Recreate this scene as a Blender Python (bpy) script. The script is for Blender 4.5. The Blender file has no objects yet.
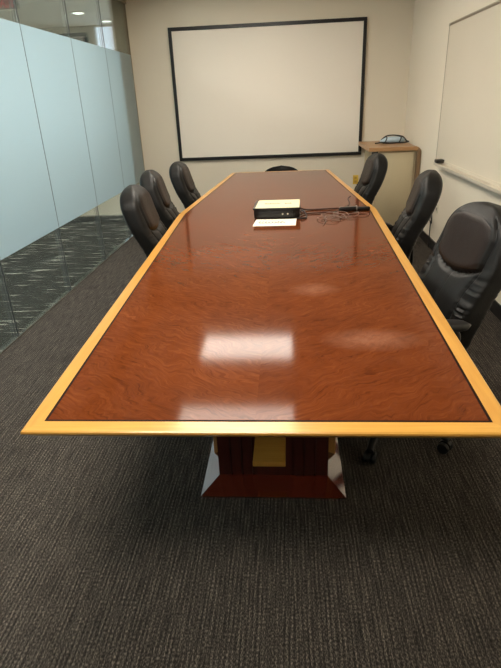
import bpy, bmesh, math, random
from mathutils import Vector, Matrix
random.seed(7)
C = bpy.context.scene.collection
PI = math.pi

# ------------------------------------------------------------------ mesh helpers
def add_box(bm, x0, x1, y0, y1, z0, z1, bev=0.0, seg=2):
    r = bmesh.ops.create_cube(bm, size=1.0)
    vs = r['verts']
    for v in vs:
        v.co = Vector(((x0+x1)/2+v.co.x*(x1-x0), (y0+y1)/2+v.co.y*(y1-y0), (z0+z1)/2+v.co.z*(z1-z0)))
    if bev > 0:
        es = list({e for v in vs for e in v.link_edges})
        bmesh.ops.bevel(bm, geom=es, offset=bev, segments=seg, profile=0.5, affect='EDGES')

def loft(bm, rings, closed=True, cap=True):
    R = [[bm.verts.new(p) for p in ring] for ring in rings]
    n = len(R[0])
    for a, b in zip(R, R[1:]):
        for i in range(n if closed else n-1):
            j = (i+1) % n
            bm.faces.new((a[i], a[j], b[j], b[i]))
    if cap and closed:
        bm.faces.new(list(reversed(R[0])))
        bm.faces.new(R[-1])
    return R

def add_tube(bm, pts, r, n=8, flat=1.0):
    pts = [Vector(p) for p in pts]
    rings = []
    prev = None
    for i, p in enumerate(pts):
        t = (pts[min(i+1, len(pts)-1)] - pts[max(i-1, 0)]).normalized()
        if prev is None:
            ref = Vector((0, 0, 1)) if abs(t.z) < 0.9 else Vector((1, 0, 0))
            u = t.cross(ref).normalized()
        else:
            u = (prev - t*prev.dot(t)).normalized()
        prev = u
        w = t.cross(u).normalized()
        rr = r[i] if isinstance(r, (list, tuple)) else r
        rings.append([p + u*(rr*math.cos(2*PI*k/n)) + w*(rr*flat*math.sin(2*PI*k/n)) for k in range(n)])
    loft(bm, rings)

def smooth_path(pts, k=6):
    pts = [Vector(p) for p in pts]
    out = []
    for i in range(len(pts)-1):
        p0, p1, p2, p3 = pts[max(i-1, 0)], pts[i], pts[i+1], pts[min(i+2, len(pts)-1)]
        for j in range(k):
            t = j/k
            out.append(0.5*((2*p1)+(p2-p0)*t+(2*p0-5*p1+4*p2-p3)*t*t+(3*p1-p0-3*p2+p3)*t**3))
    out.append(pts[-1])
    return out

def add_lathe(bm, prof, c=(0, 0, 0), n=24, axis='z'):
    rings = []
    for r, h in prof:
        ring = []
        for k in range(n):
            a = 2*PI*k/n
            if axis == 'z': ring.append((c[0]+r*math.cos(a), c[1]+r*math.sin(a), c[2]+h))
            elif axis == 'x': ring.append((c[0]+h, c[1]+r*math.cos(a), c[2]+r*math.sin(a)))
            else: ring.append((c[0]+r*math.sin(a), c[1]+h, c[2]+r*math.cos(a)))
        rings.append(ring)
    loft(bm, rings)

def add_prism(bm, poly, z0, z1):
    loft(bm, [[(x, y, z0) for x, y in poly], [(x, y, z1) for x, y in poly]])

def obj(name, bm, mat, parent=None, smooth=False, sub=0, angle=None):
    bmesh.ops.recalc_face_normals(bm, faces=bm.faces)
    me = bpy.data.meshes.new(name)
    bm.to_mesh(me); bm.free()
    me.materials.append(mat)
    o = bpy.data.objects.new(name, me)
    C.objects.link(o)
    if parent: o.parent = parent
    if smooth:
        for p in me.polygons: p.use_smooth = True
        if angle: me.set_sharp_from_angle(angle=math.radians(angle))
    if sub:
        m = o.modifiers.new('sub', 'SUBSURF'); m.levels = sub; m.render_levels = sub
    return o

def box(name, d, mat, parent=None, bev=0.0):
    bm = bmesh.new(); add_box(bm, *d, bev=bev)
    return obj(name, bm, mat, parent, smooth=bev > 0, angle=40 if bev > 0 else None)

def tag(o, label, cat, group=None):
    o['label'] = label; o['category'] = cat
    if group: o['group'] = group
    return o

def thing(name, label, cat, loc=(0, 0, 0), rz=0, group=None):
    o = bpy.data.objects.new(name, None); C.objects.link(o)
    o.empty_display_size = 0.1
    o.location = loc; o.rotation_euler = (0, 0, rz)
    return tag(o, label, cat, group)

def struct(o):
    o['kind'] = 'structure'; return o

def sbox(name, d, mat, bev=0.0):
    return struct(box(name, d, mat, bev=bev))

# ------------------------------------------------------------------ materials
def srgb(r, g, b):
    f = lambda c: (c/255/12.92) if c/255 <= 0.04045 else ((c/255+0.055)/1.055)**2.4
    return (f(r), f(g), f(b), 1.0)

class N:
    def __init__(s, name):
        s.m = bpy.data.materials.new(name); s.m.use_nodes = True
        s.t = s.m.node_tree; s.t.nodes.clear()
        s.out = s.t.nodes.new('ShaderNodeOutputMaterial')
    def n(s, kind, **kw):
        nd = s.t.nodes.new('ShaderNode'+kind)
        for k, v in kw.items():
            if k.startswith('_'): setattr(nd, k[1:], v)
            else: s.set(nd, k, v)
        return nd
    def set(s, nd, k, v):
        key = k.replace('__', ' ')
        sock = nd.inputs[int(key[1:])] if key[0] == 'i' and key[1:].isdigit() else nd.inputs[key]
        if isinstance(v, bpy.types.NodeSocket): s.t.links.new(v, sock)
        else: sock.default_value = v
    def ramp(s, fac, stops):
        r = s.t.nodes.new('ShaderNodeValToRGB')
        e = r.color_ramp.elements
        e[0].position, e[0].color = stops[0]
        e[1].position, e[1].color = stops[-1]
        for p, c in stops[1:-1]:
            x = e.new(p); x.color = c
        s.t.links.new(fac, r.inputs['Fac'])
        return r.outputs['Color']
    def math(s, op, a, b=0.0, c=None):
        nd = s.n('Math', _operation=op, i0=a, i1=b)
        if c is not None: s.set(nd, 'i2', c)
        return nd.outputs[0]
    def mix(s, f, a, b, mode='MIX'):
        nd = s.t.nodes.new('ShaderNodeMix'); nd.data_type = 'RGBA'; nd.blend_type = mode
        for i, v in ((0, f), (6, a), (7, b)):
            if isinstance(v, bpy.types.NodeSocket): s.t.links.new(v, nd.inputs[i])
            else: nd.inputs[i].default_value = v
        return nd.outputs[2]
    def obj_xyz(s):
        tc = s.n('TexCoord'); sp = s.n('SeparateXYZ', i0=tc.outputs['Object'])
        return tc.outputs['Object'], sp.outputs[0], sp.outputs[1], sp.outputs[2]
    def xyz(s, x, y, z):
        return s.n('CombineXYZ', i0=x, i1=y, i2=z).outputs[0]
    def noise(s, vec, scale, detail=3.0, rough=0.55, dist=0.0):
        return s.n('TexNoise', Vector=vec, Scale=scale, Detail=detail, Roughness=rough, Distortion=dist).outputs['Fac']
    def bump(s, h, strength=0.2, dist=0.01):
        return s.n('Bump', Height=h, Strength=strength, Distance=dist).outputs[0]
    def pbr(s, col, rough=0.5, normal=None, **kw):
        p = s.n('BsdfPrincipled', Base__Color=col, Roughness=rough, **kw)
        if normal is not None: s.set(p, 'Normal', normal)
        s.t.links.new(p.outputs[0], s.out.inputs[0])
        return s.m

def plain(name, col, rough=0.5, var=0.05, scale=30.0, bump=0.0, **kw):
    """a painted / moulded surface with faint mottling"""
    s = N(name); v, x, y, z = s.obj_xyz()
    f = s.noise(v, scale, 3)
    lo = tuple(c*(1-var) for c in col[:3])+(1,); hi = tuple(min(1, c*(1+var)) for c in col[:3])+(1,)
    c = s.mix(f, lo, hi)
    nm = s.bump(f, bump, 0.003) if bump else None
    return s.pbr(c, rough, nm, **kw)

M = {}
M['wall'] = plain('wall_paint', srgb(227, 217, 198), 0.75, 0.02, 120, 0.12)
M['wall_dark'] = plain('darkened_wall_paint', srgb(92, 84, 74), 0.8, 0.03, 40)  # unseen front wall darkened in colour so the plinth reflects a dim room
M['wall_cor'] = plain('corridor_paint', srgb(168, 164, 154), 0.8, 0.02, 60)
M['column'] = plain('column_paint', srgb(200, 186, 168), 0.8, 0.02, 60)
M['ceil'] = plain('ceiling_tile', srgb(225, 220, 208), 0.9, 0.03, 200, 0.2)
M['ceil_cor'] = plain('corridor_ceiling', srgb(232, 230, 222), 0.9, 0.02, 200)
M['black_trim'] = plain('black_vinyl', srgb(24, 22, 21), 0.45, 0.1)
M['black_frame'] = plain('black_frame', srgb(16, 15, 15), 0.4, 0.1)
M['screen'] = plain('screen_fabric', srgb(238, 230, 217), 0.7, 0.01, 300)
M['whiteboard'] = plain('whiteboard_enamel', srgb(218, 208, 189), 0.28, 0.02, 3)
M['alu'] = plain('aluminium', srgb(176, 164, 146), 0.4, 0.05, 40, Metallic=0.4)
M['alu_light'] = plain('aluminium_light', srgb(200, 190, 172), 0.5, 0.03, 40)
M['tile'] = plain('corridor_tile', srgb(158, 148, 128), 0.4, 0.05, 12)
M['beige'] = plain('cabinet_laminate', srgb(200, 185, 152), 0.5, 0.02, 20)
M['plastic'] = plain('black_plastic', srgb(25, 24, 24), 0.42, 0.1, 60)
M['grey_plastic'] = plain('grey_plastic', srgb(120, 118, 112), 0.4, 0.05, 60)
M['box_black'] = plain('device_black', srgb(16, 15, 14), 0.35, 0.15, 80)
M['yellow'] = plain('yellow_plastic', srgb(222, 184, 70), 0.5, 0.05)
M['yellow_socket'] = plain('yellow_socket', srgb(190, 150, 60), 0.5, 0.05)
M['white_plastic'] = plain('white_plastic', srgb(222, 218, 196), 0.45, 0.03)
M['paper'] = plain('white_paper', srgb(245, 240, 226), 0.8, 0.02, 40)
M['paper_y'] = plain('yellow_paper', srgb(240, 228, 184), 0.8, 0.03, 40)
M['ink'] = plain('pen_ink', srgb(96, 88, 82), 0.7, 0.1)
M['cable_dark'] = plain('dark_cable', srgb(52, 34, 28), 0.45, 0.1)
M['cable_grey'] = plain('grey_cable', srgb(120, 104, 94), 0.4, 0.1)
M['pouch'] = plain('blue_grey_fabric', srgb(176, 194, 206), 0.6, 0.12, 25, 0.3)
M['seal'] = plain('glass_sealant', srgb(62, 66, 65), 0.5, 0.1, 200)
M['head'] = plain('head_channel', srgb(150, 138, 118), 0.5, 0.03)
M['channel'] = plain('floor_channel', srgb(128, 122, 112), 0.4, 0.05, 40, Metallic=0.3)
M['dark_door'] = plain('dark_door', srgb(70, 76, 78), 0.5, 0.05)
M['red'] = plain('exit_red', srgb(228, 44, 48), 0.5, 0.05)
M['sign'] = plain('sign_panel', srgb(100, 97, 90), 0.5, 0.03)

def emit(name, col, strength):
    s = N(name); v, x, y, z = s.obj_xyz()
    f = s.noise(v, 6, 2)
    c = s.mix(f, tuple(a*0.97 for a in col[:3])+(1,), col)
    e = s.n('Emission', Color=c, Strength=strength)
    s.t.links.new(e.outputs[0], s.out.inputs[0]); return s.m
M['diffuser'] = emit('light_diffuser', (1.0, 0.915, 0.79, 1), 20.0)
M['diffuser_dim'] = emit('light_diffuser_dim', (1.0, 0.915, 0.79, 1), 14.5)
M['downlight'] = emit('downlight_lamp', (1.0, 0.97, 0.9, 1), 5.0)
M['daywin'] = emit('bright_window', (0.80, 0.88, 1.0, 1), 2.0)

def carpet():
    s = N('striped_loop_carpet'); v, x, y, z = s.obj_xyz()
    wob = s.noise(s.xyz(s.math('MULTIPLY', x, 20.0), s.math('MULTIPLY', y, 5.0), 0.0), 1.0, 2)
    sine = s.math('MULTIPLY_ADD', s.math('SINE', s.math('MULTIPLY_ADD', x, 430.0, s.math('MULTIPLY', wob, 5.0))), 0.5, 0.5)
    line = s.noise(s.xyz(s.math('MULTIPLY', x, 170.0), s.math('MULTIPLY', y, 7.0), 0.0), 1.0, 1, 0.5)
    fleck = s.noise(s.xyz(s.math('MULTIPLY', x, 380.0), s.math('MULTIPLY', y, 110.0), 0.0), 1.0, 1, 0.5)
    a = s.ramp(line, [(0.34, (0, 0, 0, 1)), (0.66, (1, 1, 1, 1))])
    b = s.ramp(fleck, [(0.46, (0, 0, 0, 1)), (0.64, (1, 1, 1, 1))])
    st = s.math('MULTIPLY', s.math('MULTIPLY_ADD', a, 0.65, 0.35), s.math('MULTIPLY_ADD', sine, 0.55, 0.45))
    c = s.mix(s.math('MULTIPLY', st, s.math('MULTIPLY_ADD', b, 0.8, 0.2)), srgb(22, 20, 19), srgb(132, 123, 113))
    nm = s.bump(s.math('ADD', a, b), 0.3, 0.003)
    return s.pbr(c, 0.95, nm, Specular__IOR__Level=0.12)
M['carpet'] = carpet()

def carpet2():
    s = N('corridor_dash_carpet'); v, x, y, z = s.obj_xyz()
    d = s.noise(s.xyz(s.math('MULTIPLY', x, 3.4), s.math('MULTIPLY', y, 30.0), 0.0), 1.0, 1.5, 0.5)
    dash = s.ramp(d, [(0.60, (0, 0, 0, 1)), (0.68, (1, 1, 1, 1))])
    f = s.noise(s.xyz(s.math('MULTIPLY', x, 30.0), s.math('MULTIPLY', y, 160.0), 0.0), 1.0, 2)
    c = s.mix(f, srgb(46, 44, 40), srgb(76, 74, 67))
    c = s.mix(s.math('MULTIPLY', dash, 0.8), c, srgb(225, 216, 196))
    return s.pbr(c, 0.95, None, Specular__IOR__Level=0.1)
M['carpet2'] = carpet2()

def veneer():
    s = N('burl_cherry_veneer'); v, x, y, z = s.obj_xyz()
    ax = s.math('ABSOLUTE', s.math('ADD', x, 0.0))
    a = s.math('SUBTRACT', y, s.math('MULTIPLY', ax, 0.75))
    b = s.math('ADD', s.math('MULTIPLY', y, 0.75), ax)
    side = s.math('MULTIPLY', s.math('SIGN', x), 3.7)
    warp = s.noise(s.xyz(s.math('MULTIPLY', a, 5.0), s.math('MULTIPLY', b, 3.4), side), 1.0, 3, 0.6, 0.8)
    aw = s.math('ADD', a, s.math('MULTIPLY', warp, 0.20))
    grain = s.noise(s.xyz(s.math('MULTIPLY', aw, 70.0), s.math('MULTIPLY', b, 8.0), side), 1.0, 4, 0.66, 0.7)
    fine = s.noise(s.xyz(s.math('MULTIPLY', aw, 170.0), s.math('MULTIPLY', b, 14.0), side), 1.0, 3, 0.6, 0.4)
    cloud = s.noise(s.xyz(s.math('MULTIPLY', a, 2.6), s.math('MULTIPLY', b, 1.7), side), 1.0, 4, 0.55, 0.6)
    c = s.ramp(grain, [(0.22, srgb(76, 36, 15)), (0.42, srgb(100, 50, 22)), (0.58, srgb(112, 58, 28)), (0.80, srgb(128, 72, 37))])
    c = s.mix(s.math('MULTIPLY', fine, 0.34), c, srgb(88, 38, 17))
    k = s.ramp(cloud, [(0.30, (0.84, 0.80, 0.77, 1)), (0.70, (1.1, 1.1, 1.1, 1))])
    c = s.mix(1.0, c, k, 'MULTIPLY')
    dark = s.ramp(s.math('ADD', s.math('MULTIPLY', grain, 0.75), s.math('MULTIPLY', fine, 0.25)), [(0.30, (1, 1, 1, 1)), (0.39, (0, 0, 0, 1))])
    c = s.mix(s.math('MULTIPLY', dark, 0.2), c, srgb(58, 20, 10))
    # right-hand leaf a little darker than the left one, and two mottled pale patches
    c = s.mix(s.math('MULTIPLY', s.math('GREATER_THAN', x, 0.0), 0.12), c, srgb(86, 34, 16))
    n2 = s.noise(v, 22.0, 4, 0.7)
    def pale_patch(cx, cy, rx, ry, amt):
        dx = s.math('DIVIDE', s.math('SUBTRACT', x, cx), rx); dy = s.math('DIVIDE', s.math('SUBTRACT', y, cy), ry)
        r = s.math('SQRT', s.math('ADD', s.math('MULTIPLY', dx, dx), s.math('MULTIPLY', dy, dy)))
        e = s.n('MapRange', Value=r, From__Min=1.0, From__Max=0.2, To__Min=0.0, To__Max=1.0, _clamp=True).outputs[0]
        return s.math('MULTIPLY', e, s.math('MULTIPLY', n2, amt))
    m = s.math('ADD', pale_patch(0.37, -2.02, 0.19, 0.10, 0.55), pale_patch(0.20, -1.51, 0.12, 0.10, 0.40))
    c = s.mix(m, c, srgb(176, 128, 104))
    rough = s.math('ADD', s.math('MULTIPLY', fine, 0.02), 0.075)
    nm = None
    return s.pbr(c, rough, nm, Specular__IOR__Level=0.09)
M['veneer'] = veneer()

def wood(name, c0, c1, axis='y', rough=0.3, coat=0.3, fs=60.0):
    s = N(name); v, x, y, z = s.obj_xyz()
    k = {'x': (3.0, fs, fs), 'y': (fs, 3.0, fs), 'z': (fs, fs, 3.0)}[axis]
    p = s.xyz(s.math('MULTIPLY', x, k[0]), s.math('MULTIPLY', y, k[1]), s.math('MULTIPLY', z, k[2]))
    g = s.noise(p, 1.0, 4, 0.6, 0.6)
    cl = s.noise(v, 5.0, 3)
    c = s.mix(s.ramp(g, [(0.25, (0, 0, 0, 1)), (0.75, (1, 1, 1, 1))]), c0, c1)
    c = s.mix(s.math('MULTIPLY', cl, 0.25), c, c0)
    return s.pbr(c, rough, None, Coat__Weight=coat, Coat__Roughness=0.12)
M['maple_y'] = wood('maple_along', srgb(196, 138, 54), srgb(218, 164, 76), 'y')
M['maple_x'] = wood('maple_across', srgb(200, 144, 58), srgb(222, 170, 82), 'x')
M['maple_z'] = wood('maple_upright', srgb(176, 128, 62), srgb(206, 158, 86), 'z', 0.4)
M['inlay'] = plain('ebony_inlay', srgb(34, 16, 9), 0.6, 0.15, 80, Specular__IOR__Level=0.08)
M['mahog'] = wood('mahogany', srgb(92, 36, 23), srgb(122, 52, 33), 'x', 0.14, 1.0, 40)
for nd in M['mahog'].node_tree.nodes:
    if nd.type == 'BSDF_PRINCIPLED': nd.inputs['IOR'].default_value = 1.9; nd.inputs['Coat IOR'].default_value = 2.0
M['mahog_z'] = wood('mahogany_upright', srgb(58, 22, 17), srgb(80, 32, 24), 'z', 0.3, 0.3, 40)
M['oak'] = wood('cabinet_wood', srgb(160, 118, 76), srgb(186, 144, 98), 'x', 0.4, 0.2, 50)
M['oak_dark'] = wood('cabinet_side_wood', srgb(112, 88, 62), srgb(136, 108, 78), 'z', 0.45, 0.1, 50)

def leather(name, col, rough=0.36):
    s = N(name); v, x, y, z = s.obj_xyz()
    vo = s.n('TexVoronoi', Vector=v, Scale=260.0).outputs['Distance']
    nz = s.noise(v, 14.0, 3)
    c = s.mix(nz, tuple(a*0.75 for a in col[:3])+(1,), tuple(a*1.25 for a in col[:3])+(1,))
    r = s.math('MULTIPLY_ADD', nz, 0.16, rough-0.08)
    h = s.math('ADD', s.math('MULTIPLY', vo, 0.4), s.noise(v, 24.0, 3))
    return s.pbr(c, r, s.bump(h, 0.22, 0.006), Specular__IOR__Level=0.3)
M['leather'] = leather('black_leather', srgb(17, 16, 15), 0.45)
M['leather_head'] = leather('dark_brown_leather', srgb(34, 24, 19), 0.46)

def clear_glass():
    s = N('clear_glass'); v, x, y, z = s.obj_xyz()
    c = s.mix(s.noise(v, 1.5, 1), (0.925, 0.955, 0.945, 1), (0.935, 0.96, 0.95, 1))
    t = s.n('BsdfTransparent', Color=c)
    g = s.n('BsdfGlossy', Color=(0.9, 0.95, 0.95, 1), Roughness=0.02)
    fr = s.n('Fresnel', IOR=1.45)
    f = s.math('MULTIPLY', fr.outputs[0], 0.8)
    mx = s.n('MixShader', i0=f, i1=t.outputs[0], i2=g.outputs[0])
    s.t.links.new(mx.outputs[0], s.out.inputs[0]); return s.m
M['glass'] = clear_glass()

def frost():
    s = N('frosted_film'); v, x, y, z = s.obj_xyz()
    c = s.mix(s.noise(v, 0.8, 2), (0.48, 0.59, 0.645, 1), (0.52, 0.63, 0.685, 1))
    t = s.n('BsdfTranslucent', Color=c)
    d = s.n('BsdfDiffuse', Color=(0.74, 0.82, 0.80, 1))
    g = s.n('BsdfGlossy', Color=(0.9, 0.95, 0.95, 1), Roughness=0.25)
    m1 = s.n('MixShader', i0=0.32, i1=t.outputs[0], i2=d.outputs[0])
    m2 = s.n('MixShader', i0=0.04, i1=m1.outputs[0], i2=g.outputs[0])
    s.t.links.new(m2.outputs[0], s.out.inputs[0]); return s.m
M['frost'] = frost()

# ------------------------------------------------------------------ room shell
XG, XR, YB, YF, ZC = -1.95, 1.50, 7.20, -2.2, 2.68
sbox('floor', (XG, XR, YF, YB, -0.05, 0.0), M['carpet'])
sbox('floor_corridor', (-4.6, XG, YF, 7.62, -0.05, 0.0), M['carpet2'])
sbox('floor_lobby', (-4.6, -1.3, 7.62, 10.6, -0.05, 0.0), M['tile'])
sbox('ceiling', (XG-0.03, XR, YF, YB, ZC, ZC+0.05), M['ceil'])
sbox('ceiling_corridor', (-4.6, XG-0.03, YF, 10.6, 2.85, 2.9), M['ceil_cor'])
sbox('wall_back', (XG-0.02, XR+0.1, YB, YB+0.12, 0, 2.9), M['wall'])
sbox('wall_right', (XR, XR+0.1, YF, YB, 0, ZC), M['wall'])
sbox('wall_front', (-4.6, XR+0.1, YF-0.1, YF, 0, 2.9), M['wall_dark'])
sbox('wall_corridor', (-4.7, -4.6, YF, 10.6, 0, 2.9), M['wall_cor'])
sbox('wall_lobby', (-4.7, -1.3, 10.6, 10.7, 0, 2.9), M['wall_cor'])
sbox('wall_lobby_side', (-1.3, -1.2, 7.32, 10.7, 0, 2.9), M['wall_cor'])
sbox('wall_left_end', (-1.985, XG-0.008, 6.70, 7.32, 0, 2.85), M['column'])
sbox('baseboard_right', (XR-0.012, XR, YF, YB, 0, 0.10), M['black_trim'], 0.002)
sbox('baseboard_back', (XG+0.02, XR-0.012, YB-0.012, YB, 0, 0.10), M['black_trim'], 0.002)

# glass partition: floor channel, head channel, panes with a frosted band, dark sealant joints
sbox('trim_1', (XG-0.004, XG+0.004, YF, YB, 0, 0.008), M['channel'], 0.002)
sbox('trim_2', (XG-0.03, XG+0.03, YF, YB, 2.615, ZC), M['head'], 0.003)
joints = [YF, -1.62, -0.65, 0.33, 1.31, 2.29, 3.26, 4.25, 5.23, 6.20, YB]
ZF0, ZF1 = 0.575, 2.072
for i, (a, b) in enumerate(zip(joints, joints[1:])):
    w = sbox('window_%d' % (i+1), (XG-0.005, XG+0.005, a+0.005, b-0.005, 0.008, 2.615), M['glass'])
    f = box('frosted_film', (XG+0.0055, XG+0.0065, a+0.005, b-0.005, ZF0, ZF1), M['frost'], w)
for i, y in enumerate(joints[1:-1]):
    sbox('trim_%d' % (i+3), (XG-0.003, XG+0.0055, y-0.004, y+0.004, 0.008, 2.615), M['seal'])
sbox('trim_20', (XG-0.012, XG+0.012, YB-0.012, YB, 0.008, 2.615), M['head'])

# far end of the corridor: bright window beside a dark door
wf = sbox('window_20', (-3.46, -1.9, 10.57, 10.6, 0.9, 2.85), M['alu_light'])
box('pane', (-3.43, -1.94, 10.56, 10.572, 0.94, 2.81), M['daywin'], wf)
sbox('door_1', (-4.15, -3.60, 10.56, 10.6, 0, 2.66), M['dark_door'])

# ------------------------------------------------------------------ fixtures on the walls
t = thing('projection_screen', 'large white projection screen in a thin black frame on the back wall', 'screen', (-0.24, YB, 0.79))
W2, HS = 1.20, 1.55
bm = bmesh.new(); add_box(bm, -W2+0.03, W2-0.03, -0.022, -0.006, 0.03, HS-0.03)
obj('screen_surface', bm, M['screen'], t)
bm = bmesh.new()
add_box(bm, -W2, W2, -0.035, 0, 0, 0.04, 0.004); add_box(bm, -W2, W2, -0.035, 0, HS-0.04, HS, 0.004)
add_box(bm, -W2, -W2+0.04, -0.035, 0, 0.04, HS-0.04, 0.004); add_box(bm, W2-0.04, W2, -0.035, 0, 0.04, HS-0.04, 0.004)
obj('screen_frame', bm, M['black_frame'], t)

t = thing('whiteboard', 'wall-mounted whiteboard with metal rim and marker tray on the right wall', 'whiteboard', (XR, 4.32, 0.86))
HB = 1.20
bm = bmesh.new(); add_box(bm, -0.014, 0, -1.21, 1.21, 0.01, HB-0.01)
obj('board_surface', bm, M['whiteboard'], t)
bm = bmesh.new()
add_box(bm, -0.022, 0, -1.22, 1.22, HB-0.022, HB, 0.003)
add_box(bm, -0.017, 0, -1.22, -1.21, 0, HB, 0.002); add_box(bm, -0.017, 0, 1.21, 1.22, 0, HB, 0.002)
obj('board_rim', bm, M['alu'], t)
bm = bmesh.new()
add_box(bm, -0.032, -0.020, -1.20, 1.17, HB-0.016, HB-0.004, 0.003)
obj('map_rail', bm, M['alu'], t)
bm = bmesh.new()
prof = [(-0.0, 0.030), (-0.016, 0.030), (-0.020, 0.008), (-0.070, 0.004), (-0.076, 0.014), (-0.080, 0.012), (-0.078, -0.010), (-0.0, -0.026)]
loft(bm, [[(px, yy, pz) for px, pz in prof] for yy in (-1.20, 1.05)])
tr = obj('marker_tray', bm, M['alu_light'], t)
bm = bmesh.new(); add_box(bm, -0.085, -0.002, 0.92, 1.01, 0.016, 0.046, 0.006)
obj('end_cap', bm, M['plastic'], tr, True, angle=40)

def plate(name, label, loc, rz, mat, cat='outlet'):
    t = thing(name, label, cat, loc, rz)
    bm = bmesh.new(); add_box(bm, -0.036, 0.036, -0.007, 0, -0.058, 0.058, 0.003)
    obj('cover_plate', bm, mat, t, True, angle=40)
    bm = bmesh.new()
    for zz in (-0.024, 0.024): add_box(bm, -0.016, 0.016, -0.0095, -0.006, zz-0.014, zz+0.014, 0.002)
    obj('socket', bm, M['yellow_socket'] if mat is M['yellow'] else M['grey_plastic'], t)
    return t
plate('wall_outlet', 'yellow wall outlet plate low on the back wall left of the cabinet', (0.905, YB, 0.475), 0, M['yellow'])
plate('wall_outlet', 'white wall outlet below the whiteboard on the right wall', (XR, 5.36, 0.445), -PI/2, M['white_plastic'])
bm = bmesh.new()
pth = [(XR-0.012, 5.37, 0.455), (XR-0.05, 5.40, 0.45), (XR-0.06, 5.46, 0.40), (XR-0.045, 5.47, 0.32), (XR-0.03, 5.43, 0.26), (XR-0.035, 5.38, 0.29), (XR-0.03, 5.42, 0.36), (XR-0.03, 5.44, 0.24), (XR-0.025, 5.45, 0.12), (XR-0.03, 5.42, 0.008)]
add_tube(bm, smooth_path(pth, 6), 0.0045, 6)
tag(obj('power_cord', bm, M['plastic'], None, True), 'dark looped power cord hanging from the white outlet on the right wall', 'cord')

# ------------------------------------------------------------------ ceiling lights
def troffer(x, y, label):
    t = thing('ceiling_light', label, 'ceiling light', (x, y, ZC), 0, 'recessed ceiling lights of the meeting room')
    bm = bmesh.new()
    for d in ((-0.565, 0.565, -0.33, -0.30), (-0.565, 0.565, 0.30, 0.33), (-0.565, -0.53, -0.30, 0.30), (0.53, 0.565, -0.30, 0.30)):
        add_box(bm, d[0], d[1], d[2], d[3], -0.015, -0.001)
    obj('fixture_frame', bm, M['white_plastic'], t)
    bm = bmesh.new(); add_box(bm, -0.53, 0.53, -0.30, 0.30, -0.009, -0.002)
    obj('diffuser', bm, M['diffuser_dim'] if y > 3 else M['diffuser'], t)
for x, y in ((-0.50, 5.52), (-0.50, 3.90), (-0.50, 2.1), (-0.50, 0.2)):
    troffer(x, y, 'recessed rectangular light in the meeting room ceiling')

def downlight(x, y, label):
    t = thing('corridor_downlight', label, 'ceiling light', (x, y, 2.85), 0, 'round downlights in the corridor ceiling')
    bm = bmesh.new(); add_lathe(bm, [(0.085, -0.001), (0.105, -0.001), (0.11, -0.008), (0.085, -0.012)], n=28)
    obj('trim_ring', bm, M['white_plastic'], t, True)
    bm = bmesh.new(); add_lathe(bm, [(0.02, -0.003), (0.084, -0.003), (0.084, -0.014), (0.02, -0.018)], n=28)
    obj('lamp_disc', bm, M['downlight'], t, True)
downlight(-3.22, 9.18, 'round bright corridor downlight nearest the exit sign')
downlight(-3.08, 10.15, 'round corridor downlight next to the bright far window')

# exit sign hanging in the corridor
t = thing('exit_sign', 'red-lettered exit sign hanging in the corridor behind the glass', 'sign', (-3.33, 7.0, 2.85))
bm = bmesh.new(); add_box(bm, -0.17, 0.17, -0.012, 0.012, -0.255, -0.05, 0.004)
obj('sign_panel', bm, M['sign'], t)
bm = bmesh.new(); add_box(bm, -0.10, 0.10, -0.022, 0.022, -0.05, 0, 0.004)
obj('mounting_box', bm, M['white_plastic'], t)
bm = bmesh.new(); add_box(bm, -0.175, 0.175, -0.014, 0.014, -0.263, -0.252, 0.003)
obj('lower_edge', bm, M['white_plastic'], t)
cu = bpy.data.curves.new('lettering', 'FONT'); cu.body = 'EXIT'; cu.size = 0.185; cu.extrude = 0.002; cu.align_x = 'CENTER'; cu.offset = 0.0015
tmp = bpy.data.objects.new('lettering_tmp', cu); C.objects.link(tmp)
me = bpy.data.meshes.new_from_object(tmp.evaluated_get(bpy.context.evaluated_depsgraph_get()))
bpy.data.objects.remove(tmp)
me.materials.clear(); me.materials.append(M['red'])
o = bpy.data.objects.new('lettering', me); C.objects.link(o); o.parent = t
o.rotation_euler = (PI/2, 0, 0); o.location = (0.0, -0.015, -0.235); o.scale = (0.72, 1, 1)

# ------------------------------------------------------------------ conference table
TX = -0.09
ZT = 0.74
t = thing('conference_table', 'long boat-shaped conference table with burl veneer top and maple border', 'table', (TX, 3.62, 0))
def L(x, y): return (x-TX, y-3.62)
outer = [L(-0.693, 1.061), L(0.546, 1.061), L(0.640, 3.84), L(0.470, 6.18), L(-0.642, 6.18), L(-0.815, 3.84)]
def inset(poly, d):
    n = len(poly); out = []
    for i in range(n):
        p0, p1, p2 = Vector(poly[i-1]), Vector(poly[i]), Vector(poly[(i+1) % n])
        d1 = (p1-p0).normalized(); d2 = (p2-p1).normalized()
        n1 = Vector((-d1.y, d1.x)); n2 = Vector((-d2.y, d2.x))
        b = (n1+n2).normalized()
        out.append(tuple(p1 + b*(d/b.dot(n1))))
    return out
i1, i2 = inset(outer, 0.046), inset(outer, 0.0535)
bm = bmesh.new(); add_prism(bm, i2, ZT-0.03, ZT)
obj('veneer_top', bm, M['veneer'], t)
bm = bmesh.new()
for k in range(6):
    a, b = k, (k+1) % 6
    loft(bm, [[(*i1[a], ZT-0.02), (*i2[a], ZT-0.02), (*i2[a], ZT+0.0003), (*i1[a], ZT+0.0003)], [(*i1[b], ZT-0.02), (*i2[b], ZT-0.02), (*i2[b], ZT+0.0003), (*i1[b], ZT+0.0003)]])
obj('inlay_line', bm, M['inlay'], t)
o1, o2, o3 = inset(outer, 0.004), outer, inset(outer, 0.028)
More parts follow.
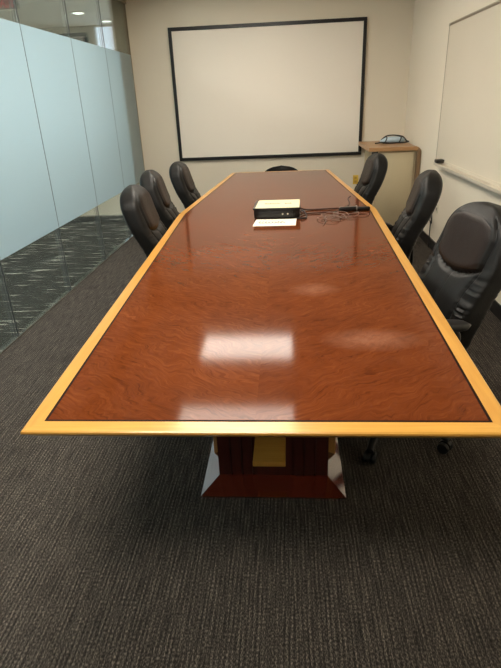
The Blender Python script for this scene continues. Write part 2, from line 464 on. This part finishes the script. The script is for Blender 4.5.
for k in range(6):
    a, b = k, (k+1) % 6
    bm = bmesh.new()
    sec = lambda j: [(*i1[j], ZT), (*o1[j], ZT), (*o2[j], ZT-0.003), (*o2[j], ZT-0.009), (*o3[j], ZT-0.034), (*i1[j], ZT-0.034)]
    loft(bm, [sec(a), sec(b)])
    obj('maple_border', bm, M['maple_x'] if k in (0, 3) else M['maple_y'], t)
bm = bmesh.new(); add_prism(bm, inset(outer, 0.11), ZT-0.065, ZT-0.031)
obj('underframe', bm, M['mahog_z'], t)

def pedestal(y0, sgn):
    """y0 = outer foot edge; sgn = +1 when the outer face looks towards -Y"""
    x0, x1 = L(-0.372, 0)[0], L(0.224, 0)[0]
    cx = (x0+x1)/2; hw = (x1-x0)/2
    Ylen = 0.48
    yy = lambda d: (y0 + sgn*d) - 3.62
    IX, IY = 0.066, 0.105
    def rect(ix, iy, z):
        ya, yb = sorted((yy(iy), yy(Ylen-iy)))
        return [(cx-hw+ix, ya, z), (cx+hw-ix, ya, z), (cx+hw-ix, yb, z), (cx-hw+ix, yb, z)]
    bm = bmesh.new()
    loft(bm, [rect(0, 0, 0.0), rect(0, 0, 0.006), rect(IX, IY, 0.030), rect(IX+0.002, IY+0.002, 0.031)])
    obj('plinth', bm, M['mahog'], t)
    # column with upright grooves in its faces
    bm = bmesh.new()
    ca, cb = sorted((yy(IY+0.001), yy(Ylen-IY-0.001)))
    xa, xb = cx-hw+IX+0.001, cx+hw-IX-0.001
    g, dp = 0.008, 0.010
    pts = []
    def face_pts(p, q, nrm, cuts):
        p, q, nrm = Vector(p), Vector(q), Vector(nrm)
        d = (q-p).normalized(); ln = (q-p).length
        out = [p]
        for f in cuts:
            c = p + d*(ln*f)
            out += [c-d*(g/2), c-d*(g/2)-nrm*dp, c+d*(g/2)-nrm*dp, c+d*(g/2)]
        return out
    cuts = (0.12, 0.22, 0.32, 0.68, 0.78, 0.88)
    pts += face_pts((xa, ca), (xb, ca), (0, -1), cuts)
    pts += face_pts((xb, ca), (xb, cb), (1, 0), (0.1, 0.2, 0.8, 0.9))
    pts += face_pts((xb, cb), (xa, cb), (0, 1), cuts)
    pts += face_pts((xa, cb), (xa, ca), (-1, 0), (0.1, 0.2, 0.8, 0.9))
    add_prism(bm, [tuple(p) for p in pts], 0.030, ZT-0.064)
    obj('column', bm, M['mahog_z'], t)
    # maple corbel on the outer face and maple strips on the two sides
    bm = bmesh.new()
    a, b = sorted((yy(-0.055), yy(0.112)))
    add_box(bm, cx-0.071, cx+0.055, a, b, 0.205, 0.228, 0.002)
    obj('maple_corbel', bm, M['maple_x'], t)
    for sx in (-1, 1):
        bm = bmesh.new()
        a, b = sorted((yy(0.275), yy(0.37)))
        e = xa if sx < 0 else xb
        add_box(bm, min(e, e+sx*0.046), max(e, e+sx*0.046), a, b, 0.012, ZT-0.065, 0.002)
        obj('maple_strip', bm, M['maple_z'], t)
pedestal(1.648, 1)
pedestal(5.86, -1)

# ------------------------------------------------------------------ executive chairs
def se(a, n):
    c, s_ = math.cos(a), math.sin(a)
    return (abs(c)**(2/n))*(1 if c >= 0 else -1), (abs(s_)**(2/n))*(1 if s_ >= 0 else -1)

ZB0, ZB1 = 0.455, 1.06
def spine(s):
    z = ZB0 + (ZB1-ZB0)*s
    y = 0.215 + 0.170*s - 0.030*math.sin(PI*min(1, s/0.55))*(1 if s < 0.55 else 0) + 0.012*math.sin(PI*max(0, (s-0.55)/0.45))
    return y, z
def lerp_tab(tab, s):
    for (a, va), (b, vb) in zip(tab, tab[1:]):
        if s <= b:
            k = (s-a)/(b-a); k = k*k*(3-2*k)
            return va+(vb-va)*k
    return tab[-1][1]
def halfw(s):
    w = lerp_tab([(0, 0.205), (0.35, 0.238), (0.6, 0.240), (0.8, 0.226), (1, 0.208)], s)
    if s > 0.72:
        k = (s-0.72)/0.28; w *= max(0.0, 1-k**2.6)**(1/2.3)
    if s < 0.1:
        k = (0.1-s)/0.1; w *= max(0.0, 1-0.25*k**2)
    return w
def halft(s):
    tt = lerp_tab([(0, 0.050), (0.3, 0.064), (0.55, 0.060), (0.8, 0.062), (1, 0.054)], s)
    if s > 0.88:
        k = (s-0.88)/0.12; tt *= max(0.0, 1-k**2.2)**0.5
    if s < 0.06:
        k = (0.06-s)/0.06; tt *= max(0.0, 1-k**2)**0.5
    return tt
def seam_s(u):           # lower edge of the head panel, u = x / half width
    return 0.53 + 0.14*u*u
def arc_angles(n, w, t, e):
    """angles that sample a superellipse evenly along its outline"""
    K = 4000
    P = [(w*se(2*PI*k/K, e)[0], t*se(2*PI*k/K, e)[1]) for k in range(K+1)]
    acc = [0.0]
    for a, b in zip(P, P[1:]): acc.append(acc[-1]+math.hypot(b[0]-a[0], b[1]-a[1]))
    out, j = [], 0
    for i in range(n):
        d = acc[-1]*i/n
        while acc[j+1] < d: j += 1
        f = (d-acc[j])/max(1e-12, acc[j+1]-acc[j])
        out.append(2*PI*(j+f)/K)
    return out
def side_u(s):           # where the front meets the gathered side panel
    return 0.64 + 0.20*min(1.0, max(0.0, (s-0.45)/0.35))
def back_pt(u_ang, s):
    """a point on the leather back; angle runs round the section, -Y is the sitting side"""
    w, tk = halfw(s), halft(s)
    cx_, cy_ = se(u_ang, 4.2)
    y0, z0 = spine(s)
    x = w*cx_; u = cx_
    yoff = tk*cy_
    if cy_ < 0:   # sitting side: dished across, with seams
        dis = -0.022*(1-abs(u))**0.5*0 + 0.010*u*u
        yoff -= dis
        def gro(d, wd): return math.exp(-(d/wd)**2)
        fr = min(1.0, max(0.0, -cy_*1.4-0.2))
        sc = seam_s(u)
        d = 0.0
        if s < sc and s > 0.03:
            d += 0.008*gro(x, 0.007)
        d += 0.012*gro(s-sc, 0.012)*(1 if abs(u) < 0.72 else 0)
        if s >= sc:
            k = min(1, (s-sc)/0.06); edge = max(0.0, 1-abs(u/(side_u(s)+0.08))**6)*min(1, max(0, (0.97-s)/0.05))
            d -= 0.014*k*edge
        else:
            lob = abs(math.sin(PI*min(1, abs(u)/0.64)))
            d -= 0.008*lob*min(1, s/0.1)
        d += 0.011*gro(abs(u)-side_u(s), 0.028)*(1 if s < 0.93 else 0)
        yoff += d*fr
    if abs(u) > 0.55 and 0.08 < s < 0.68:   # gathered leather along the side
        env = math.sin(PI*(s-0.08)/0.60)*max(0.0, 1-((abs(u)-0.80)/0.22)**2)
        wob = 0.0032*env*(math.sin(s*130+2*math.sin(s*37))+0.5*math.sin(s*211+cx_*5))
        x += wob*(1 if x > 0 else -1)
        yoff += wob*(-1 if cy_ < 0 else 0.3)
    return Vector((x, y0+yoff, z0 + 0.10*(-yoff)*0.6))

def make_chair(label):
    t = thing('office_chair', label, 'chair', group='black leather chairs around the conference table')
    lm, pm = M['leather'], M['plastic']
    # star base: hub, five legs, five casters
    bm = bmesh.new(); add_lathe(bm, [(0.028, 0.075), (0.045, 0.085), (0.045, 0.14), (0.034, 0.155), (0.030, 0.155)], n=20)
    sb = obj('star_base', bm, pm, t, True, angle=40)
    for k in range(5):
        a = 2*PI*k/5 + PI/2
        d = Vector((math.cos(a), math.sin(a), 0)); sd = Vector((-d.y, d.x, 0))
        rings = []
        for r, zc, wd, hh in ((0.03, 0.118, 0.030, 0.022), (0.10, 0.122, 0.026, 0.020), (0.20, 0.106, 0.022, 0.016), (0.285, 0.078, 0.018, 0.012), (0.315, 0.068, 0.015, 0.010)):
            ring = []
            for q in range(10):
                cx_, cz_ = se(2*PI*q/10, 2.6)
                ring.append(d*r + sd*(wd*cx_) + Vector((0, 0, zc+hh*cz_)))
            rings.append(ring)
        bm = bmesh.new(); loft(bm, rings); obj('base_leg', bm, pm, sb, True, angle=50)
        bm = bmesh.new()
        c = d*0.30
        for off in (-0.017, 0.017):
            cc = c + d*0.0
            rings = []
            for r, h in ((0.010, -0.010), (0.024, -0.010), (0.027, -0.006), (0.027, 0.006), (0.024, 0.010), (0.010, 0.010)):
                rings.append([cc + sd*(off+h) + d*(r*math.cos(2*PI*q/18)) + Vector((0, 0, 0.027+r*math.sin(2*PI*q/18))) for q in range(18)])
            loft(bm, rings)
        add_lathe(bm, [(0.007, 0.045), (0.007, 0.072)], tuple(c), 8)
        hood = []
        for h in (-0.006, 0.006):
            hood.append([c + sd*h + d*(0.029*math.cos(PI*q/8)) + Vector((0, 0, 0.030+0.029*math.sin(PI*q/8))) for q in range(9)])
        loft(bm, hood)
        obj('caster', bm, pm, sb, True, angle=40)
    bm = bmesh.new(); add_lathe(bm, [(0.030, 0.15), (0.030, 0.27), (0.026, 0.27), (0.026, 0.275), (0.015, 0.275), (0.015, 0.395)], n=18)
    obj('gas_lift', bm, pm, t, True, angle=40)
    bm = bmesh.new(); add_box(bm, -0.10, 0.10, -0.11, 0.15, 0.385, 0.425, 0.012)
    add_tube(bm, [(0.09, 0, 0.405), (0.20, 0, 0.40), (0.235, -0.01, 0.398)], 0.007, 8)
    obj('tilt_mechanism', bm, pm, t, True, angle=40)
    # seat cushion
    bm = bmesh.new(); rings = []
    ny = 30
    for i in range(ny+1):
        f = i/ny; y = -0.265 + 0.50*f
        e = min(1.0, f/0.16); e2 = min(1.0, (1-f)/0.10)
        w = 0.255*(1-(1-e)**2.4*0.30)*(1-(1-e2)**2*0.15)
        th = 0.052*math.sqrt(max(0.02, 1-(1-e)**2))*math.sqrt(max(0.02, 1-(1-e2)**2))
        zc = 0.468 - 0.028*max(0, (0.30-f)/0.30)**2
        ring = []
        for q in range(40):
            cx_, cz_ = se(2*PI*q/40, 3.2)
            zz = zc + th*cz_
            if cz_ > 0: zz += 0.010*(1-abs(cx_)**2) - 0.007*math.exp(-((abs(cx_)-0.72)/0.05)**2) - 0.006*math.exp(-(cx_*w/0.006)**2)
            ring.append((w*cx_, y, zz))
        rings.append(ring)
    loft(bm, rings); obj('seat', bm, lm, t, True, angle=60)
    # back
    bm = bmesh.new(); rings = []
    S = [0.0, 0.006, 0.015, 0.03] + [0.03+0.85*i/72 for i in range(1, 73)] + [0.88+0.12*math.sin(PI/2*i/12) for i in range(1, 12)] + [0.9995]
    nA = 220
    AA = arc_angles(nA, 0.24, 0.062, 4.2)
    for s in S:
        rings.append([back_pt(a, s) for a in AA])
    loft(bm, rings); b = obj('backrest', bm, lm, t, True, angle=75)
    # raised head panel over the sitting side
    nu = 30; sv = 30
    F, Bk = [], []
    for j in range(sv+1):
        rowf, rowb = [], []
        for i in range(nu+1):
            un = -1 + 2*i/nu; u = 0.60*un
            lo, hi = seam_s(u)+0.018, 0.935-0.06*abs(un)**4
            s = lo + (hi-lo)*j/sv
            u = un*(side_u(s)-0.05)
            ang = -math.acos(max(-1, min(1, (abs(u)**(4.2/2))*(1 if u >= 0 else -1))))
            p = back_pt(ang, s)
            edge = min(1, min(i, nu-i)/3.0, min(j, sv-j)/3.0)
            rowf.append(p + Vector((0, -0.007*math.sin(edge*PI/2)+0.003, 0)))
            rowb.append(p + Vector((0, 0.008, 0)))
        F.append(rowf); Bk.append(rowb)
    bm = bmesh.new()
    vf = [[bm.verts.new(p) for p in r] for r in F]; vb = [[bm.verts.new(p) for p in r] for r in Bk]
    for j in range(sv):
        for i in range(nu):
            bm.faces.new((vf[j][i], vf[j][i+1], vf[j+1][i+1], vf[j+1][i]))
            bm.faces.new((vb[j][i], vb[j+1][i], vb[j+1][i+1], vb[j][i+1]))
    for j in range(sv):
        bm.faces.new((vf[j][0], vf[j+1][0], vb[j+1][0], vb[j][0])); bm.faces.new((vf[j][nu], vb[j][nu], vb[j+1][nu], vf[j+1][nu]))
    for i in range(nu):
        bm.faces.new((vf[0][i], vb[0][i], vb[0][i+1], vf[0][i+1])); bm.faces.new((vf[sv][i], vf[sv][i+1], vb[sv][i+1], vb[sv][i]))
    hp = obj('headrest_panel', bm, M['leather_head'], b, True, angle=60); hp['label'] = 'dark brown leather head panel'
    # back bracket
    bm = bmesh.new(); add_tube(bm, smooth_path([(0, 0.12, 0.40), (0, 0.24, 0.405), (0, 0.30, 0.45), (0, 0.30, 0.58)], 5), 0.022, 10, 0.5)
    obj('back_bracket', bm, pm, t, True)
    # loop arms with pads
    for sx in (-1, 1):
        x = sx*0.292
        bm = bmesh.new()
        add_tube(bm, smooth_path([(sx*0.20, -0.03, 0.420), (x-sx*0.02, -0.05, 0.425), (x, -0.07, 0.47), (x, -0.13, 0.60), (x, -0.09, 0.638), (x, 0.06, 0.640), (x, 0.11, 0.632), (x, 0.125, 0.58), (x, 0.10, 0.46), (x-sx*0.02, 0.09, 0.425), (sx*0.20, 0.09, 0.420)], 6), 0.015, 10, 1.25)
        ar = obj('armrest', bm, pm, t, True)
        bm = bmesh.new(); rings = []
        for i in range(15):
            f = i/14; y = -0.16+0.34*f
            e = math.sqrt(max(0.03, 1-(2*f-1)**6))
            rings.append([(x+0.036*e*se(2*PI*q/16, 4)[0], y, 0.655+0.018*e*se(2*PI*q/16, 4)[1]-0.02*max(0, f-0.7)) for q in range(16)])
        loft(bm, rings); obj('arm_pad', bm, pm, ar, True)
    return t

def dup(root, label):
    r = root.copy(); C.objects.link(r); r['label'] = label
    for ch in list(root.children):
        c = ch.copy(); C.objects.link(c); c.parent = r
        for g in ch.children:
            d = g.copy(); C.objects.link(d); d.parent = c
    return r

def face(dx, dy):     # rotation that turns the chair's front (-Y) to (dx, dy)
    return math.atan2(dy, dx) + PI/2

CH = [
    # label, x, y, facing, lift
    ('black leather chair nearest the camera, right side of the table, brown head panel in view', 0.475, 2.165, (-0.97, -0.22), 0.0),
    ('black leather chair in the middle of the row along the right side of the table', 0.525, 3.46, (-0.99, 0.13), -0.01),
    ('black leather chair on the right side in front of the beige cabinet', 0.45, 4.97, (-0.995, -0.08), -0.05),
    ('black leather chair nearest the camera on the glass-wall side of the table', -0.597, 3.28, (0.995, 0.08), -0.02),
    ('middle black leather chair of the three along the glass-wall side of the table', -0.66, 3.98, (0.992, 0.11), -0.01),
    ('black leather chair farthest along the glass-wall side, below the screen corner', -0.635, 4.90, (1.0, 0.02), -0.05),
]
proto = None
for lab, x, y, fd, lift in CH:
    if proto is None: proto = make_chair(lab); c = proto
    else: c = dup(proto, lab)
    c.location = (x, y, 0); c.rotation_euler = (0, 0, face(*fd))
    for ch in c.children:
        if ch.name.startswith('star_base'): ch.rotation_euler.z = math.radians(-113.7-90) - c.rotation_euler.z if c is proto else 0.0
        if not ch.name.startswith(('star_base', 'gas_lift')): ch.location.z = lift

# low chair at the far end, only its top shows over the table edge
t = thing('low_back_chair', 'low black chair at the far end of the table, only its rounded top showing', 'chair', (-0.075, 6.40, 0), face(0, -1))
bm = bmesh.new(); rings = []
for i in range(25):
    f = i/24; z = 0.50+0.257*f
    e = max(0.0, 1-max(0, (f-0.5)/0.5)**3.2)**0.5
    w = 0.225*(0.9+0.1*math.sin(PI*f))*max(0.05, e); tk = 0.035*max(0.1, math.sqrt(max(0, 1-max(0, (f-0.85)/0.15)**2)))
    rings.append([(w*se(2*PI*q/32, 2.8)[0], 0.16+0.04*f+tk*se(2*PI*q/32, 2.8)[1]-0.05*(se(2*PI*q/32, 2.8)[0])**2*1.0, z) for q in range(32)])
loft(bm, rings); obj('backrest', bm, M['leather'], t, True, angle=60)
bm = bmesh.new(); rings = []
for i in range(17):
    f = i/16; y = -0.24+0.44*f; e = math.sqrt(max(0.04, 1-(2*f-1)**6))
    rings.append([(0.23*e*se(2*PI*q/28, 3)[0], y, 0.445+0.04*e*se(2*PI*q/28, 3)[1]) for q in range(28)])
loft(bm, rings); obj('seat', bm, M['leather'], t, True, angle=60)
bm = bmesh.new(); add_tube(bm, smooth_path([(0, 0.05, 0.40), (0, 0.20, 0.40), (0, 0.235, 0.46), (0, 0.225, 0.56)], 5), 0.02, 8, 0.5); obj('back_bracket', bm, M['plastic'], t, True)
for sx in (-1, 1):
    for sy in (-0.19, 0.17):
        bm = bmesh.new(); add_tube(bm, [(sx*0.19, sy, 0.42), (sx*0.21, sy*1.12, 0.0)], 0.013, 10); obj('leg', bm, M['plastic'], t, True, angle=50)

# ------------------------------------------------------------------ things on the table
def scribble(bm, x0, x1, y, h, z, seed, amp=1.0):
    rnd = random.Random(seed)
    x = x0; word = []
    while x < x1:
        n = rnd.randint(5, 9); pts = []
        for i in range(n*4):
            k = i/4
            hh = h*(0.5+0.5*rnd.random()) if i % 4 == 1 else (h*0.1 if i % 4 == 3 else h*0.35)
            pts.append((x+k*h*0.30+0.12*h*math.sin(i*1.7), y+hh-h*0.4, z))
        pts = [p for p in pts if p[0] < x1]
        if len(pts) > 3: add_tube(bm, pts, 0.0017, 4)
        x += n*h*0.30+h*0.55

BT = 0.074
t = thing('control_box', 'black box with a pale yellow paper on top, on the far half of the table', 'box', (-0.075, 3.70, ZT), math.radians(-1))
hw = 0.158
bm = bmesh.new(); add_box(bm, -hw, hw, -0.13, 0.16, 0.006, BT, 0.006)
obj('case', bm, M['box_black'], t, True, angle=40)
bm = bmesh.new(); add_box(bm, -hw-0.006, hw+0.004, -0.142, 0.165, BT-0.010, BT+0.002, 0.003)
obj('lid', bm, M['box_black'], t, True, angle=40)
for sx in (-1, 1):
    for sy in (-0.10, 0.13):
        bm = bmesh.new(); add_lathe(bm, [(0.010, 0.0006), (0.012, 0.0014), (0.012, 0.0065)], (sx*(hw-0.03), sy, 0), 10)
        obj('foot', bm, M['plastic'], t)
bm = bmesh.new(); add_box(bm, -hw+0.035, hw-0.05, -0.134, -0.129, 0.014, BT-0.018, 0.003)
obj('front_panel', bm, M['plastic'], t, True, angle=40)
for x in (0.04, 0.075):
    bm = bmesh.new(); add_lathe(bm, [(0.002, -0.139), (0.005, -0.139), (0.006, -0.133)], (x, 0, 0.034), 12, 'y')
    obj('connector', bm, M['alu_light'], t)

def sheet(name, label, loc, rz, pts, mat, seed, lines, x0, x1, h):
    t = thing(name, label, 'paper', loc, rz)
    bm = bmesh.new(); add_prism(bm, pts, 0.0, 0.0012); obj('sheet', bm, mat, t)
    bm = bmesh.new()
    for i, yy in enumerate(lines): scribble(bm, x0, x1, yy, h, 0.0016, seed+i)
    obj('handwriting', bm, M['ink'], t)
sheet('paper_note', 'pale yellow handwritten paper lying on top of the black box', (-0.075, 3.70, ZT+BT+0.0025), math.radians(-1),
      [(-0.148, -0.135), (0.155, -0.135), (0.158, 0.165), (-0.140, 0.165)], M['paper_y'], 3, (0.02,), -0.09, 0.10, 0.06)
sheet('paper_note', 'white handwritten note lying flat on the table in front of the black box', (-0.085, 3.47, ZT+0.0003), math.radians(-1),
      [(-0.146, -0.115), (0.136, -0.115), (0.142, 0.095), (-0.136, 0.095)], M['paper'], 11, (-0.02,), -0.115, 0.12, 0.075)

def cable(label, pts, r, mat, k=8, n=6):
    bm = bmesh.new(); add_tube(bm, smooth_path(pts, k), r, n)
    return tag(obj('cable', bm, mat, None, True), label, 'cable')
zc = ZT+0.0068
cable('dark straight cable ending in a raised hook right of the black box', [(0.082, 3.80, ZT+0.03), (0.14, 3.83, zc), (0.30, 3.85, zc), (0.40, 3.87, zc), (0.445, 3.91, zc+0.006), (0.462, 3.97, zc+0.016), (0.455, 4.02, zc+0.036), (0.475, 4.03, zc+0.055)], 0.0055, M['cable_dark'])
cable('straight brown cable running from the black box to the black handset', [(0.080, 3.70, ZT+0.025), (0.12, 3.70, zc), (0.22, 3.715, zc), (0.32, 3.73, zc), (0.375, 3.755, zc+0.006)], 0.005, M['cable_dark'])
cable('short black cable loop curling back into the right end of the black box', [(0.092, 3.66, ZT+0.04), (0.115, 3.64, ZT+0.03), (0.128, 3.59, zc), (0.108, 3.545, zc), (0.06, 3.535, zc)], 0.006, M['plastic'])
rnd = random.Random(5)
pts = []
for i in range(26):
    a = i*0.95
    cx_ = 0.335+0.07*math.sin(i*0.25); cy_ = 3.575+0.035*math.cos(i*0.17)
    pts.append((cx_+(0.065+0.03*rnd.random())*math.cos(a), cy_+(0.065+0.03*rnd.random())*math.sin(a), zc-0.002+0.006*(i % 4)))
cable('tangled thin grey cable in loose coils beside the black handset', pts, 0.0026, M['cable_grey'], 4, 5)
cable('thin loose cable end trailing towards the camera from the grey tangle', [(0.27, 3.62, zc+0.002), (0.245, 3.54, zc-0.003), (0.25, 3.46, zc-0.003), (0.235, 3.38, zc-0.003), (0.225, 3.33, zc-0.003)], 0.003, M['cable_grey'])
cable('thin grey cable loop reaching right below the black handset', [(0.38, 3.64, zc-0.002), (0.46, 3.66, zc), (0.53, 3.66, zc), (0.555, 3.62, zc), (0.52, 3.58, zc), (0.44, 3.57, zc), (0.36, 3.575, zc)], 0.0028, M['cable_grey'])

t = thing('handset', 'slim black handset bar lying among the cables on the table', 'remote', (0.470, 3.765, ZT), math.radians(3))
bm = bmesh.new(); add_box(bm, -0.105, 0.02, -0.020, 0.020, 0.001, 0.034, 0.009, 3); add_box(bm, 0.02, 0.115, -0.017, 0.017, 0.001, 0.030, 0.008, 3)
obj('body', bm, M['box_black'], t, True, angle=50)
bm = bmesh.new(); add_lathe(bm, [(0.010, 0.012), (0.021, 0.012), (0.021, 0.022), (0.010, 0.022)], (0, 0, 0.0215), 16, 'x')
obj('ring', bm, M['grey_plastic'], t)
bm = bmesh.new()
for i in range(3): add_box(bm, -0.085+i*0.028, -0.070+i*0.028, -0.007, 0.007, 0.033, 0.036, 0.001)
obj('button_row', bm, M['grey_plastic'], t)

# ------------------------------------------------------------------ corner cabinet
t = thing('corner_cabinet', 'beige cabinet with rounded wood top in the far right corner', 'cabinet', (1.222, 6.75, 0))
hx, y0, y1, H = 0.272, -0.53, 0.395, 0.955
ox, r, th = hx, 0.07, 0.042
arc_o = [(ox-r+r*math.sin(PI/2*i/8), H-r+r*math.cos(PI/2*i/8)) for i in range(9)]
arc_i = [(ox-r+(r-th)*math.sin(PI/2*i/8), H-r+(r-th)*math.cos(PI/2*i/8)) for i in range(8, -1, -1)]
bm = bmesh.new()
poly = [(-hx-0.035, H)] + arc_o[:4] + arc_i[-4:] + [(-hx-0.035, H-th)]
loft(bm, [[(px, y0-0.03, pz) for px, pz in poly], [(px, y1, pz) for px, pz in poly]])
obj('wood_top', bm, M['oak'], t, True, angle=30)
bm = bmesh.new()
poly = arc_o[3:] + [(ox, 0.0), (ox-th, 0.0)] + arc_i[:-3]
loft(bm, [[(px, y0-0.03, pz) for px, pz in poly], [(px, y1, pz) for px, pz in poly]])
obj('rounded_side', bm, M['oak_dark'], t, True, angle=30)
bm = bmesh.new(); add_box(bm, -hx+0.07, hx-th-0.002, y0+0.02, y1, 0.06, H-th-0.004)
obj('carcass', bm, M['beige'], t)
bm = bmesh.new(); add_box(bm, -hx+0.07, hx-th-0.002, y0+0.03, y1, 0.0, 0.06)
obj('kick_plate', bm, M['black_trim'], t)
bm = bmesh.new(); add_box(bm, -hx+0.074, hx-th-0.03, y0, y0+0.018, 0.07, H-th-0.016, 0.003)
d = obj('door', bm, M['beige'], t, True, angle=40)
bm = bmesh.new(); add_box(bm, -hx+0.085, -hx+0.095, y0-0.022, y0-0.012, 0.55, 0.68, 0.003); add_box(bm, -hx+0.085, -hx+0.095, y0-0.014, y0+0.002, 0.56, 0.57); add_box(bm, -hx+0.085, -hx+0.095, y0-0.014, y0+0.002, 0.66, 0.67)
obj('handle', bm, M['alu'], d)
bm = bmesh.new(); add_box(bm, -hx+0.052, -hx+0.070, y0+0.01, y1, 0.0, H-th-0.004, 0.002)
obj('side_panel', bm, M['beige'], t)
bm = bmesh.new(); add_box(bm, -hx+0.0, -hx+0.07, y0-0.02, y0+0.012, H-th-0.035, H-th-0.002, 0.004)
obj('black_block', bm, M['black_trim'], t, True, angle=40)  # small black block under the left end of the top

# pale blue pouch wrapped with dark cable on the cabinet
t = thing('cable_pouch', 'pale blue-grey pouch wrapped in dark cable on the cabinet top', 'pouch', (1.265, 6.72, H), math.radians(4))
bm = bmesh.new(); rings = []
for i in range(25):
    f = i/24; x = -0.15+0.30*f
    e = max(0.02, 1-abs(2*f-1)**2.6)**0.5
    rings.append([(x, 0.075*e*se(2*PI*q/24, 2.3)[0], max(0.002, 0.036+0.040*e*se(2*PI*q/24, 2.3)[1]-0.006*(1-e))) for q in range(24)])
loft(bm, rings); obj('pouch_body', bm, M['pouch'], t, True, angle=70)
for x, tilt in ((-0.095, 0.02), (0.075, 0.02)):
    bm = bmesh.new()
    f = (x+0.15)/0.30; e = max(0.02, 1-abs(2*f-1)**2.6)**0.5
    pts = [(x+tilt*math.sin(a), (0.075*e+0.004)*math.cos(a), max(0.007, 0.037+(0.040*e+0.003)*math.sin(a))) for a in [2*PI*k/28 for k in range(29)]]
    add_tube(bm, pts, 0.0065, 7); obj('wrapped_cable', bm, M['plastic'], t, True)
bm = bmesh.new(); add_tube(bm, smooth_path([(-0.21, -0.02, 0.008), (-0.19, -0.05, 0.012), (-0.15, -0.07, 0.02), (-0.09, -0.09, 0.012), (0.0, -0.095, 0.010), (0.09, -0.09, 0.010), (0.15, -0.06, 0.012), (0.19, -0.02, 0.015), (0.175, 0.03, 0.02), (0.15, 0.02, 0.05)], 6), 0.0075, 7)
obj('loose_cable', bm, M['plastic'], t, True)
bm = bmesh.new(); add_tube(bm, smooth_path([(-0.14, -0.02, 0.045), (-0.08, -0.02, 0.085), (0.0, 0.015, 0.090), (0.06, 0.01, 0.085), (0.12, -0.02, 0.07), (0.165, -0.03, 0.02)], 6), 0.0075, 7)
obj('cable_arch', bm, M['plastic'], t, True)

# ------------------------------------------------------------------ added fill lights
def area(name, loc, rot, sx, sy, power, col):
    l = bpy.data.lights.new(name, 'AREA'); l.shape = 'RECTANGLE'; l.size = sx; l.size_y = sy; l.energy = power; l.color = col
    o = bpy.data.objects.new(name, l); C.objects.link(o); o.location = loc; o.rotation_euler = rot
    return o
# cool unseen area lights added along the far wall to backlight the film
for yy, pw in ((5.4, 37), (2.6, 47), (-0.3, 32)):
    area('film_backlight', (-4.56, yy, 1.62), (0, -PI/2, 0), 1.7, 2.6, pw, (0.95, 0.985, 1.0))
area('corridor_fill', (-3.9, 3.4, 2.82), (0, 0, 0), 0.5, 5.0, 170, (0.95, 0.985, 1.0))  # added overhead fill for the frosted film and corridor floor
area('lobby_fill', (-1.95, 8.6, 2.82), (0, 0, 0), 0.6, 0.6, 130, (0.95, 0.98, 1.0))  # fill added out of view to brighten the corridor end

w = bpy.data.worlds.new('world'); bpy.context.scene.world = w; w.use_nodes = True
bgn = w.node_tree.nodes.get('Background') or w.node_tree.nodes.new('ShaderNodeBackground')
bgn.inputs[0].default_value = (0.9, 0.92, 1.0, 1); bgn.inputs[1].default_value = 0.05

# ------------------------------------------------------------------ camera
R = ((0.9971, 0.0642, -0.0401), (-0.0094, -0.4140, -0.9102), (-0.0751, 0.9080, -0.4122))
import_rows = [Vector(r) for r in R]
ax = import_rows[0].normalized(); fw = (import_rows[2]-ax*import_rows[2].dot(ax)).normalized()
up = ax.cross(fw)
mw = Matrix.Identity(4)
for i in range(3):
    mw[i][0] = ax[i]; mw[i][1] = up[i]; mw[i][2] = -fw[i]
mw[0][3], mw[1][3], mw[2][3] = 0, 0, 1.49
cam = bpy.data.cameras.new('camera'); cam.sensor_fit = 'VERTICAL'; cam.sensor_height = 24.0
cam.lens = 24.0*514.9/668.0; cam.clip_start = 0.05
co = bpy.data.objects.new('camera', cam); C.objects.link(co); co.matrix_world = mw
bpy.context.scene.camera = co
vs = bpy.context.scene.view_settings
vs.view_transform = 'Standard'; vs.look = 'None'; vs.exposure = 0.27
